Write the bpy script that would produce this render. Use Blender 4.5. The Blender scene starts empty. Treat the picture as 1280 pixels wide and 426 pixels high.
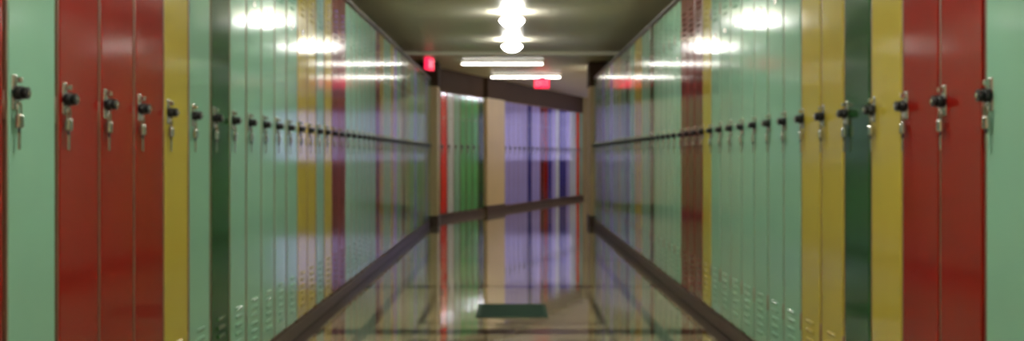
import bpy, bmesh, math, random
from mathutils import Vector, Matrix
random.seed(7)
sc = bpy.context.scene
COL = sc.collection
sc.view_settings.view_transform = 'Standard'

# ------------------------------------------------------------ materials
def new_mat(name):
    m = bpy.data.materials.new(name); m.use_nodes = True
    nt = m.node_tree
    return m, nt, nt.nodes["Principled BSDF"]

def srgb(r, g, b):
    f = lambda c: ((c/255+0.055)/1.055)**2.4 if c/255 > 0.04045 else c/255/12.92
    return (f(r), f(g), f(b), 1)

def paint(name, col, rough=0.11, var=0.08, bump=0.012, coat=0.0, metallic=0.0, nscale=3.0, spec=0.34):
    m, nt, p = new_mat(name)
    tc = nt.nodes.new('ShaderNodeTexCoord')
    n = nt.nodes.new('ShaderNodeTexNoise'); n.inputs['Scale'].default_value = nscale
    n.inputs['Detail'].default_value = 3
    nt.links.new(tc.outputs['Object'], n.inputs['Vector'])
    mix = nt.nodes.new('ShaderNodeMixRGB'); mix.blend_type = 'MIX'
    mix.inputs[1].default_value = tuple(c*(1-var) for c in col[:3])+(1,)
    mix.inputs[2].default_value = tuple(min(1, c*(1+var)) for c in col[:3])+(1,)
    nt.links.new(n.outputs['Fac'], mix.inputs[0])
    nt.links.new(mix.outputs[0], p.inputs['Base Color'])
    p.inputs['Roughness'].default_value = rough
    p.inputs['Metallic'].default_value = metallic
    p.inputs['Specular IOR Level'].default_value = spec
    p.inputs['Coat Weight'].default_value = coat
    p.inputs['Coat Roughness'].default_value = 0.06
    if bump:
        b = nt.nodes.new('ShaderNodeBump'); b.inputs['Strength'].default_value = bump
        b.inputs['Distance'].default_value = 0.05
        nt.links.new(n.outputs['Fac'], b.inputs['Height'])
        nt.links.new(b.outputs[0], p.inputs['Normal'])
        nt.links.new(b.outputs[0], p.inputs['Coat Normal'])
    return m

def emis(name, col, strength):
    m, nt, p = new_mat(name)
    p.inputs['Base Color'].default_value = col
    p.inputs['Emission Color'].default_value = col
    p.inputs['Emission Strength'].default_value = strength
    return m

C = {
 'm': paint('paint_mint', srgb(140, 190, 164)),
 'r': paint('paint_red', srgb(142, 28, 20)),
 'd': paint('paint_maroon', srgb(112, 24, 26)),
 'y': paint('paint_yellow', srgb(192, 174, 70)),
 'g': paint('paint_green', srgb(40, 84, 44)),
 'l': paint('paint_lavender_reflection', srgb(170, 162, 230)),  # window daylight reflected on mint lockers, painted in as lavender
 'n': paint('paint_navy', srgb(58, 58, 140)),
 'w': paint('paint_white', srgb(214, 224, 228)),
 'o': paint('paint_scarlet', srgb(240, 44, 18)),
 'k': paint('paint_kelly_green', srgb(96, 178, 108)),
}
M_frame = paint('locker_frame_tan', srgb(126, 92, 72), rough=0.35)
M_steel = paint('lock_steel', srgb(190, 190, 185), rough=0.25, metallic=1, bump=0)
M_black = paint('lock_black', srgb(26, 28, 30), rough=0.3, bump=0)
M_wall = paint('wall_cream', srgb(206, 188, 146), rough=0.5, bump=0.05)
M_brown = paint('soffit_brown', srgb(72, 54, 38), rough=0.7, spec=0.15)
M_col = paint('column_cream', srgb(214, 192, 144), rough=0.4)
M_ceil = paint('ceiling_paint', srgb(234, 230, 208), rough=0.4, var=0.05, nscale=1.2)
M_base = paint('base_dark', srgb(86, 70, 58), rough=0.4, spec=0.2)
M_trim = paint('trim_dark', srgb(70, 60, 48), rough=0.4)
M_plate = paint('plate_green', srgb(38, 62, 50), rough=0.7, spec=0.1)
M_white = paint('enamel_white', srgb(215, 212, 200), rough=0.3)
M_globe = emis('opal_glass_lit', (1.0, 0.97, 0.92, 1), 44)
M_globe2 = emis('opal_glass_lit_near', (1.0, 0.97, 0.92, 1), 118)
M_tube = emis('fluorescent_lit', (1.0, 0.97, 0.9, 1), 9)
M_fill_cool = emis('fill_tube_cool_lit', (0.88, 0.88, 1.0, 1), 76)  # cool fill for the lavender lockers, an added source
M_fill_warm = emis('fill_tube_warm_lit', (1.0, 0.95, 0.82, 1), 56)  # warm fill for the dim lockers past the bend, an added source
M_exit = emis('exit_red_lit', (1.0, 0.02, 0.08, 1), 1.5)
M_letter = emis('exit_letter_lit', (1.0, 0.2, 0.25, 1), 1.5)
M_day = emis('daylight_glass', (0.56, 0.52, 1.0, 1), 1.2)

# ------------------------------------------------------------ mesh helpers
def box(bm, x0, x1, y0, y1, z0, z1, mi=0, bev=0.0, M=None):
    r = bmesh.ops.create_cube(bm, size=1)
    vs = r['verts']
    for v in vs:
        v.co = Vector(((x0+x1)/2+v.co.x*(x1-x0), (y0+y1)/2+v.co.y*(y1-y0), (z0+z1)/2+v.co.z*(z1-z0)))
    fs = set(f for v in vs for f in v.link_faces)
    for f in fs: f.material_index = mi
    if bev:
        es = list(set(e for v in vs for e in v.link_edges))
        rr = bmesh.ops.bevel(bm, geom=es, offset=bev, segments=2, affect='EDGES', profile=0.5)
        vs = list(set(v for f in rr['faces'] for v in f.verts))
        for f in rr['faces']: f.material_index = mi
    if M is not None:
        vv = set(vs)
        bmesh.ops.transform(bm, matrix=M, verts=list(vv))
    return vs

def cyl(bm, c, r0, r1, depth, axis='Z', seg=20, mi=0):
    rot = {'Z': Matrix(), 'Y': Matrix.Rotation(math.pi/2, 4, 'X'), 'X': Matrix.Rotation(math.pi/2, 4, 'Y')}[axis]
    r = bmesh.ops.create_cone(bm, cap_ends=True, segments=seg, radius1=r0, radius2=r1, depth=depth,
                              matrix=Matrix.Translation(c) @ rot)
    for f in set(f for v in r['verts'] for f in v.link_faces):
        f.material_index = mi; f.smooth = len(f.verts) == 4
    return r['verts']

def tube(bm, pts, rad, seg=8, mi=0):
    rings = []
    for i, p in enumerate(pts):
        p = Vector(p)
        a = Vector(pts[max(i-1, 0)]); b = Vector(pts[min(i+1, len(pts)-1)])
        t = (b-a).normalized()
        u = t.cross(Vector((0, 1, 0.01))).normalized(); w = t.cross(u)
        rings.append([bm.verts.new(p+rad*(math.cos(k*2*math.pi/seg)*u+math.sin(k*2*math.pi/seg)*w)) for k in range(seg)])
    for i in range(len(rings)-1):
        for k in range(seg):
            f = bm.faces.new((rings[i][k], rings[i][(k+1) % seg], rings[i+1][(k+1) % seg], rings[i+1][k]))
            f.material_index = mi; f.smooth = True
    for rg in (rings[0], rings[-1]):
        f = bm.faces.new(rg); f.material_index = mi

def lathe(bm, prof, seg=32, mi=0, c=(0, 0, 0)):
    rings = []
    for r, z in prof:
        rings.append([bm.verts.new((c[0]+r*math.cos(k*2*math.pi/seg), c[1]+r*math.sin(k*2*math.pi/seg), c[2]+z)) for k in range(seg)])
    for i in range(len(rings)-1):
        for k in range(seg):
            f = bm.faces.new((rings[i][k], rings[i][(k+1) % seg], rings[i+1][(k+1) % seg], rings[i+1][k]))
            f.material_index = mi; f.smooth = True
    bm.faces.new(rings[0]).material_index = mi
    bm.faces.new(rings[-1]).material_index = mi

def mesh_from(bm, name, mats):
    bmesh.ops.recalc_face_normals(bm, faces=bm.faces)
    me = bpy.data.meshes.new(name); bm.to_mesh(me); bm.free()
    for m in mats: me.materials.append(m)
    return me

def obj(name, me, loc=(0, 0, 0), rz=0, parent=None):
    o = bpy.data.objects.new(name, me); COL.objects.link(o)
    o.location = loc; o.rotation_euler = (0, 0, rz)
    if parent: o.parent = parent
    return o

def boxobj(name, x0, x1, y0, y1, z0, z1, mat, bev=0.0, loc=(0, 0, 0), rz=0):
    bm = bmesh.new(); box(bm, x0, x1, y0, y1, z0, z1, 0, bev)
    return obj(name, mesh_from(bm, name, [mat]), loc, rz)

# ------------------------------------------------------------ dimensions
W = 1.2           # half width between locker faces
ZC = 2.38         # ceiling
LW = 0.305
BASE = 0.075
LTOP = 2.115

# ------------------------------------------------------------ locker mesh
def locker_mesh(key, top=LTOP):
    bm = bmesh.new()
    w = LW-0.002
    box(bm, 0, w, 0.004, 0.39, BASE, top, 1, 0.002)
    box(bm, 0.012, w-0.012, -0.014, 0.006, BASE+0.02, top-0.02, 0, 0.004)
    box(bm, 0.0005, 0.0085, -0.013, 0.006, BASE+0.005, top-0.005, 1, 0.001)
    for zc in [0.16+0.036*i for i in range(6)] + [top-0.14-0.036*i for i in range(6)]:
        Mx = Matrix.Translation((w/2, -0.0145, zc)) @ Matrix.Rotation(math.radians(24), 4, 'X')
        box(bm, -0.05, 0.05, -0.004, 0.003, -0.007, 0.007, 0, 0.0015, Mx)
    for zc in (0.32, 1.12, top-0.27):
        cyl(bm, (w-0.006, -0.010, zc), 0.005, 0.005, 0.07, 'Z', 10, 1)
    lx = 0.042; lz = 1.15
    box(bm, lx-0.013, lx+0.013, -0.018, -0.012, lz-0.04, lz+0.045, 2, 0.003)
    cyl(bm, (lx, -0.026, lz), 0.018, 0.017, 0.018, 'Y', 24, 3)
    cyl(bm, (lx, -0.041, lz), 0.014, 0.015, 0.014, 'Y', 20, 3)
    cyl(bm, (lx, -0.050, lz), 0.006, 0.007, 0.005, 'Y', 16, 2)
    box(bm, lx-0.005, lx+0.005, -0.034, -0.014, lz+0.024, lz+0.038, 2, 0.002)
    pts = [(lx+0.010*math.cos(a), -0.026, lz-0.034+0.013*math.sin(a)) for a in [math.pi*i/8 for i in range(9)]]
    pts = [(lx+0.010, -0.026, lz-0.052)] + pts + [(lx-0.010, -0.026, lz-0.052)]
    tube(bm, pts, 0.0030, 8, 2)
    box(bm, lx-0.014, lx+0.014, -0.033, -0.019, lz-0.084, lz-0.050, 2, 0.004)
    cyl(bm, (lx, -0.026, lz-0.090), 0.004, 0.004, 0.012, 'Z', 10, 3)
    box(bm, lx-0.006, lx+0.006, -0.028, -0.024, lz-0.135, lz-0.092, 2, 0.0015)
    box(bm, w/2-0.022, w/2+0.022, -0.0165, -0.012, top-0.43, top-0.405, 2, 0.001)
    return mesh_from(bm, 'locker_'+key, [C[key], M_frame, M_steel, M_black])

MESH = {k: locker_mesh(k) for k in 'mrdyglnwok'}
MESHS = {k: locker_mesh(k, 2.02) for k in 'mrdyglnwok'}

left = {-1:'m',0:'r',1:'r',2:'r',3:'y',4:'m',5:'g',6:'m',7:'m',8:'m',9:'m',10:'m',11:'y',12:'y',13:'m',14:'y',
        15:'d',16:'d',17:'m',18:'m',19:'m',20:'m',21:'m',22:'m',23:'d',24:'y',25:'m',26:'m',27:'y',28:'l',29:'m',30:'m',
        31:'d',32:'m',33:'y',34:'m',35:'m',36:'l',37:'m',38:'m',39:'y',40:'m',41:'m',42:'l',43:'m',44:'m'}
right = {-1:'m',0:'r',1:'r',2:'y',3:'g',4:'y',5:'y',6:'m',7:'m',8:'m',9:'m',10:'m',11:'m',12:'m',13:'y',14:'d',15:'d',
         16:'d',17:'m',18:'m',19:'m',20:'m',21:'m',22:'g',23:'m',24:'m',25:'y',26:'y',27:'m',28:'m',29:'g',30:'m',31:'m',
         32:'y',33:'m',34:'m',35:'l',36:'m',37:'m',38:'m',39:'l',40:'m',41:'m',42:'m',43:'m',44:'m'}
back = 'mmyrmmgmymrm'
for n in range(-12, 45):
    kl = left.get(n) or back[n % 12]; kr = right.get(n) or back[(n+5) % 12]
    obj('school_locker', MESH[kl], (-W, 3.0+LW*n, 0), math.pi/2+math.radians(random.uniform(-.35, .35)))
    obj('school_locker', MESH[kr], (W, 2.885+LW*(n+1), 0), -math.pi/2+math.radians(random.uniform(-.35, .35)))
YS, YE = 3.0-12*LW-0.02, 3.0+45*LW+0.02

boxobj('baseboard_left', -W-0.39, -W+0.012, YS, YE, 0, BASE, M_base, 0.006)
boxobj('baseboard_right', W-0.012, W+0.39, YS-0.1, YE-0.1, 0, BASE, M_base, 0.006)
boxobj('trim_1', -W-0.39, -W+0.02, YS, YE, LTOP+0.001, LTOP+0.025, M_trim, 0.004)
boxobj('trim_2', W-0.02, W+0.39, YS-0.1, YE-0.1, LTOP+0.001, LTOP+0.025, M_trim, 0.004)

# ------------------------------------------------------------ bent corridor beyond
d = Vector((0.295, 0.955, 0)).normalized(); nrm = Vector((d.y, -d.x, 0))
ang = math.atan2(d.y, d.x)
P1 = Vector((-1.28, 17.5, 0))
def at(t, o=0): return P1 + d*t + nrm*o
seqA = 'owmkkkg'
for i, k in enumerate(seqA):
    t = 0.5+i*LW
    obj('school_locker', MESHS[k], at(t), ang+math.radians(random.uniform(-.3, .3)))
seqB = 'lllllnlldrnlwnnlwwom'
for i, k in enumerate(seqB):
    t = 3.80+i*LW
    obj('school_locker', MESHS[k], at(t), ang+math.radians(random.uniform(-.4, .4)))
boxobj('trim_3', 0.45, 2.68, 0.0, 0.39, 2.022, ZC, M_brown, 0, P1, ang)
boxobj('trim_4', 3.78, 10.0, 0.0, 0.39, 2.022, ZC, M_brown, 0, P1, ang)
boxobj('baseboard_far', 0.45, 2.68, -0.02, 0.38, 0, BASE, M_base, 0.004, P1, ang)
boxobj('baseboard_far_corner', 3.78, 10.0, -0.02, 0.38, 0, BASE, M_base, 0.004, P1, ang)
boxobj('wall_far_left', -1.2, 10.1, 0.41, 0.51, 0, ZC, M_wall, 0, P1, ang)

def column(name, x0, x1, y0, y1, loc=(0,0,0), rz=0):
    bm = bmesh.new()
    box(bm, x0, x1, y0, y1, 0, ZC, 0, 0.012)
    box(bm, x0-0.012, x1+0.012, y0-0.012, y1+0.012, 0, 0.13, 1, 0.006)
    box(bm, x0-0.01, x1+0.01, y0-0.01, y1+0.01, 2.02, ZC-0.005, 2, 0.006)
    return obj(name, mesh_from(bm, name, [M_col, M_base, M_brown]), loc, rz)
column('support_column', 2.72, 3.74, -0.05, 0.38, P1, ang)
column('support_column', -1.6, -1.09, 16.78, 17.35)
column('support_column', 1.14, 1.6, 16.75, 17.3)

# end wall with glazed door
bm = bmesh.new()
box(bm, 10.12, 10.22, -3.0, 0.5, 2.15, ZC, 0)
box(bm, 10.12, 10.22, -0.25, 0.5, 0, 2.15, 0)
box(bm, 10.12, 10.22, -3.0, -2.7, 0, 2.15, 0)
obj('wall_far', mesh_from(bm, 'wall_far', [M_wall]), P1, ang)
bm = bmesh.new()
for a, b in ((-2.69, -1.48), (-1.47, -0.26)):
    box(bm, 10.14, 10.19, a, a+0.1, 0.01, 2.14, 0, 0.004)
    box(bm, 10.14, 10.19, b-0.1, b, 0.01, 2.14, 0, 0.004)
    box(bm, 10.14, 10.19, a+0.1, b-0.1, 0.01, 0.9, 0, 0.004)
    box(bm, 10.14, 10.19, a+0.1, b-0.1, 2.04, 2.14, 0, 0.004)
    for k in (1, 2):
        xm = a+0.1+(b-a-0.2)*k/3
        box(bm, 10.14, 10.19, xm-0.02, xm+0.02, 0.9, 2.04, 0, 0.003)
    box(bm, 10.16, 10.17, a+0.1, b-0.1, 0.9, 2.04, 1)
    tube(bm, [(10.14, b-0.05, 1.0), (10.08, b-0.05, 1.0), (10.08, b-0.05, 1.2), (10.14, b-0.05, 1.2)], 0.01, 8, 2)
obj('door_1', mesh_from(bm, 'door_1', [M_base, M_day, M_steel]), P1, ang)
boxobj('wall_far_right', 0.75, 10.2, -2.95, -2.85, 0, ZC, M_wall, 0, P1, ang)

# ------------------------------------------------------------ room shell
boxobj('wall_left', -1.72, -1.61, -3.0, 17.4, 0, ZC, M_wall)
boxobj('wall_right', 1.61, 1.72, -3.0, 17.6, 0, ZC, M_wall)
boxobj('wall_back', -1.72, 1.72, -3.12, -3.0, 0, ZC, M_wall)
boxobj('ceiling', -3, 6, -3.2, 30, ZC, ZC+0.1, M_ceil)
for i, (y, dep, hh) in enumerate([(15.2, 0.22, 0.045), (9.6, 0.2, 0.04), (4.2, 0.2, 0.04)]):
    boxobj('ceiling_beam', -1.6, 1.6, y, y+dep, ZC-hh, ZC-0.0005, M_ceil, 0.004)

# floor with inlaid bands
m, nt, p = new_mat('floor_terrazzo')
N = nt.nodes; L = nt.links
tc = N.new('ShaderNodeTexCoord'); sep = N.new('ShaderNodeSeparateXYZ'); L.new(tc.outputs['Object'], sep.inputs[0])
def math_(op, a, b=None, c=None):
    n = N.new('ShaderNodeMath'); n.operation = op
    for i, v in enumerate((a, b, c)):
        if v is None: continue
        if isinstance(v, (int, float)): n.inputs[i].default_value = v
        else: L.new(v, n.inputs[i])
    return n.outputs[0]
ax = math_('ABSOLUTE', sep.outputs['X'])
def band(v, c, hw): return math_('LESS_THAN', math_('ABSOLUTE', math_('SUBTRACT', v, c)), hw)
my = math_('PINGPONG', math_('SUBTRACT', sep.outputs['Y'], 8.8), 1.125)
cross = math_('LESS_THAN', my, 0.10)
edge = math_('MAXIMUM', band(ax, 0.84, 0.035), math_('MULTIPLY', math_('GREATER_THAN', ax, 1.12), math_('LESS_THAN', ax, 1.3)))
inner = math_('MULTIPLY', band(ax, 0.55, 0.022), math_('GREATER_THAN', my, 0.3))
inner2 = math_('MULTIPLY', band(my, 0.32, 0.035), math_('LESS_THAN', ax, 0.57))
dark = math_('MAXIMUM', math_('MAXIMUM', cross, edge), math_('MULTIPLY', math_('MAXIMUM', inner, inner2), 0.8))
jx = math_('LESS_THAN', math_('PINGPONG', sep.outputs['X'], 0.14), 0.004)
jy = math_('LESS_THAN', math_('PINGPONG', sep.outputs['Y'], 0.14), 0.006)
dark = math_('MAXIMUM', dark, math_('MULTIPLY', math_('MAXIMUM', jx, jy), 0.55))
lim = math_('LESS_THAN', sep.outputs['Y'], 17.0)
dark = math_('MULTIPLY', dark, lim)
nz = N.new('ShaderNodeTexNoise'); nz.inputs['Scale'].default_value = 60; L.new(tc.outputs['Object'], nz.inputs['Vector'])
nb = N.new('ShaderNodeTexNoise'); nb.inputs['Scale'].default_value = 2.2; L.new(tc.outputs['Object'], nb.inputs['Vector'])
c1 = N.new('ShaderNodeMixRGB'); c1.inputs[1].default_value = srgb(152, 138, 106); c1.inputs[2].default_value = srgb(186, 172, 136)
L.new(math_('MULTIPLY_ADD', nb.outputs['Fac'], 0.5, math_('MULTIPLY', nz.outputs['Fac'], 0.5)), c1.inputs[0])
c2 = N.new('ShaderNodeMixRGB'); L.new(dark, c2.inputs[0]); L.new(c1.outputs[0], c2.inputs[1]); c2.inputs[2].default_value = srgb(62, 48, 36)
L.new(c2.outputs[0], p.inputs['Base Color'])
p.inputs['Roughness'].default_value = 0.06
p.inputs['Coat Weight'].default_value = 0.6; p.inputs['Coat Roughness'].default_value = 0.025
p.inputs['Coat IOR'].default_value = 1.55
bp = N.new('ShaderNodeBump'); bp.inputs['Strength'].default_value = 0.012; bp.inputs['Distance'].default_value = 0.05
nw = N.new('ShaderNodeTexNoise'); nw.inputs['Scale'].default_value = 7; L.new(tc.outputs['Object'], nw.inputs['Vector'])
L.new(nw.outputs['Fac'], bp.inputs['Height']); L.new(bp.outputs[0], p.inputs['Normal']); L.new(bp.outputs[0], p.inputs['Coat Normal'])
boxobj('floor', -3, 6, -3.2, 30, -0.1, 0, m)

bm = bmesh.new()
box(bm, -0.225, 0.225, 7.12, 7.72, 0.0, 0.008, 0, 0.003)
for i in range(8):
    y = 7.18+i*0.065
    box(bm, -0.20, 0.20, y, y+0.03, 0.007, 0.012, 0, 0.002)
obj('floor_grate', mesh_from(bm, 'floor_grate', [M_plate]))

# ------------------------------------------------------------ lights
def globe_mesh(glass):
    bm = bmesh.new()
    lathe(bm, [(0.01, 0.0), (0.05, 0.0), (0.052, -0.010), (0.03, -0.024), (0.025, -0.045), (0.01, -0.045)], 32, 0)
    lathe(bm, [(0.01, -0.043), (0.05, -0.046), (0.095, -0.060), (0.118, -0.078), (0.112, -0.095), (0.088, -0.118), (0.06, -0.135), (0.035, -0.144), (0.008, -0.147)], 32, 1)
    lathe(bm, [(0.010, -0.145), (0.012, -0.153), (0.004, -0.161)], 12, 0)
    return mesh_from(bm, 'ceiling_globe', [M_white, glass])
ga, gb = globe_mesh(M_globe), globe_mesh(M_globe2)
for y in (11.0, 13.6, 8.3, 5.6, 2.9, 0.2, -2.2):
    obj('ceiling_lamp', ga if y > 10 else gb, (0, y, ZC-0.0005))

def fluo(mat):
    bm = bmesh.new()
    box(bm, -0.61, 0.61, -0.035, 0.035, -0.025, 0, 0, 0.004)
    cyl(bm, (0, 0, -0.050), 0.014, 0.014, 1.16, 'X', 16, 1)
    for s in (-1, 1): box(bm, s*0.595-0.012, s*0.595+0.012, -0.02, 0.02, -0.07, -0.02, 0, 0.003)
    return mesh_from(bm, 'fluorescent', [M_white, mat])
tb, fill_cool, fill_warm = fluo(M_tube), fluo(M_fill_cool), fluo(M_fill_warm)
for x, y in ((-0.14, 16.6), (0.23, 19.4)):
    obj('fluorescent_or_fill', tb, (x, y, ZC-0.0005))
q = at(1.3, 2.5); obj('fluorescent_or_fill', fill_warm, (q.x, q.y, ZC-0.0005), ang)  # added fill tube, hidden from camera, brightens the first far lockers
for t, o in ((3.6, 2.35), (6.0, 2.1), (8.2, 2.1)):  # added fill tubes behind the right wall, brighten the lavender row
    q = at(t, o); obj('fluorescent_or_fill', fill_cool, (q.x, q.y, ZC-0.0005), ang)

def exit_sign(loc, rz, w=0.26, h=0.17, stem=0.0):
    bm = bmesh.new()
    box(bm, -w/2, w/2, -0.03, 0.03, -h-0.035, -0.035, 0, 0.006)
    box(bm, -0.05, 0.05, -0.02, 0.02, -0.036, 0 if not stem else -0.02, 2, 0.002)
    if stem:
        cyl(bm, (0, 0, stem/2-0.01), 0.008, 0.008, stem+0.02, 'Z', 12, 2)
        cyl(bm, (0, 0, stem-0.004), 0.04, 0.04, 0.008, 'Z', 20, 2)
    for s in (-1, 1):
        y0, y1 = sorted((s*0.03, s*0.034))
        lw = w*0.16; gap = w*0.22; zb = -h-0.035+h*0.22; zt = -0.035-h*0.22; th = h*0.1
        sg = 1 if s < 0 else -1
        xs = [(-1.5+i)*gap*sg for i in range(4)]
        e = xs[0]
        ex = e-sg*lw/2
        box(bm, min(ex, ex+sg*th*.8), max(ex, ex+sg*th*.8), y0, y1, zb, zt, 1)
        for zz in (zb, (zb+zt)/2-th/2, zt-th): box(bm, e-lw/2, e+lw/2, y0, y1, zz, zz+th, 1)
        for a in (-1, 1):
            Mx = Matrix.Translation((xs[1], 0, (zb+zt)/2)) @ Matrix.Rotation(a*math.radians(25), 4, 'Y')
            box(bm, -th*.4, th*.4, y0, y1, -(zt-zb)/2, (zt-zb)/2, 1, 0, Mx)
        box(bm, xs[2]-th*.4, xs[2]+th*.4, y0, y1, zb, zt, 1)
        box(bm, xs[3]-lw/2, xs[3]+lw/2, y0, y1, zt-th, zt, 1)
        box(bm, xs[3]-th*.4, xs[3]+th*.4, y0, y1, zb, zt, 1)
    return obj('exit_sign', mesh_from(bm, 'exit_sign', [M_exit, M_letter, M_white]), loc, rz)
exit_sign((0.49, 18.9, ZC-0.0605), 0, 0.25, 0.17, 0.06)
exit_sign((-1.13, 15.7, ZC-0.0005), math.radians(76))

# ------------------------------------------------------------ world, camera
w = bpy.data.worlds.new('World'); sc.world = w; w.use_nodes = True
w.node_tree.nodes['Background'].inputs[0].default_value = (0.6, 0.6, 0.8, 1)
w.node_tree.nodes['Background'].inputs[1].default_value = 0.3
cam = bpy.data.cameras.new('Camera'); co = bpy.data.objects.new('Camera', cam); COL.objects.link(co)
co.location = (0, 0, 1.0); co.rotation_euler = (math.pi/2, 0, 0)
cam.sensor_width = 36; cam.lens = 36*1436/1280; cam.shift_y = -18/1280
cam.clip_start = 0.05
cam.dof.use_dof = True; cam.dof.focus_distance = 0.3; cam.dof.aperture_fstop = 40
sc.camera = co
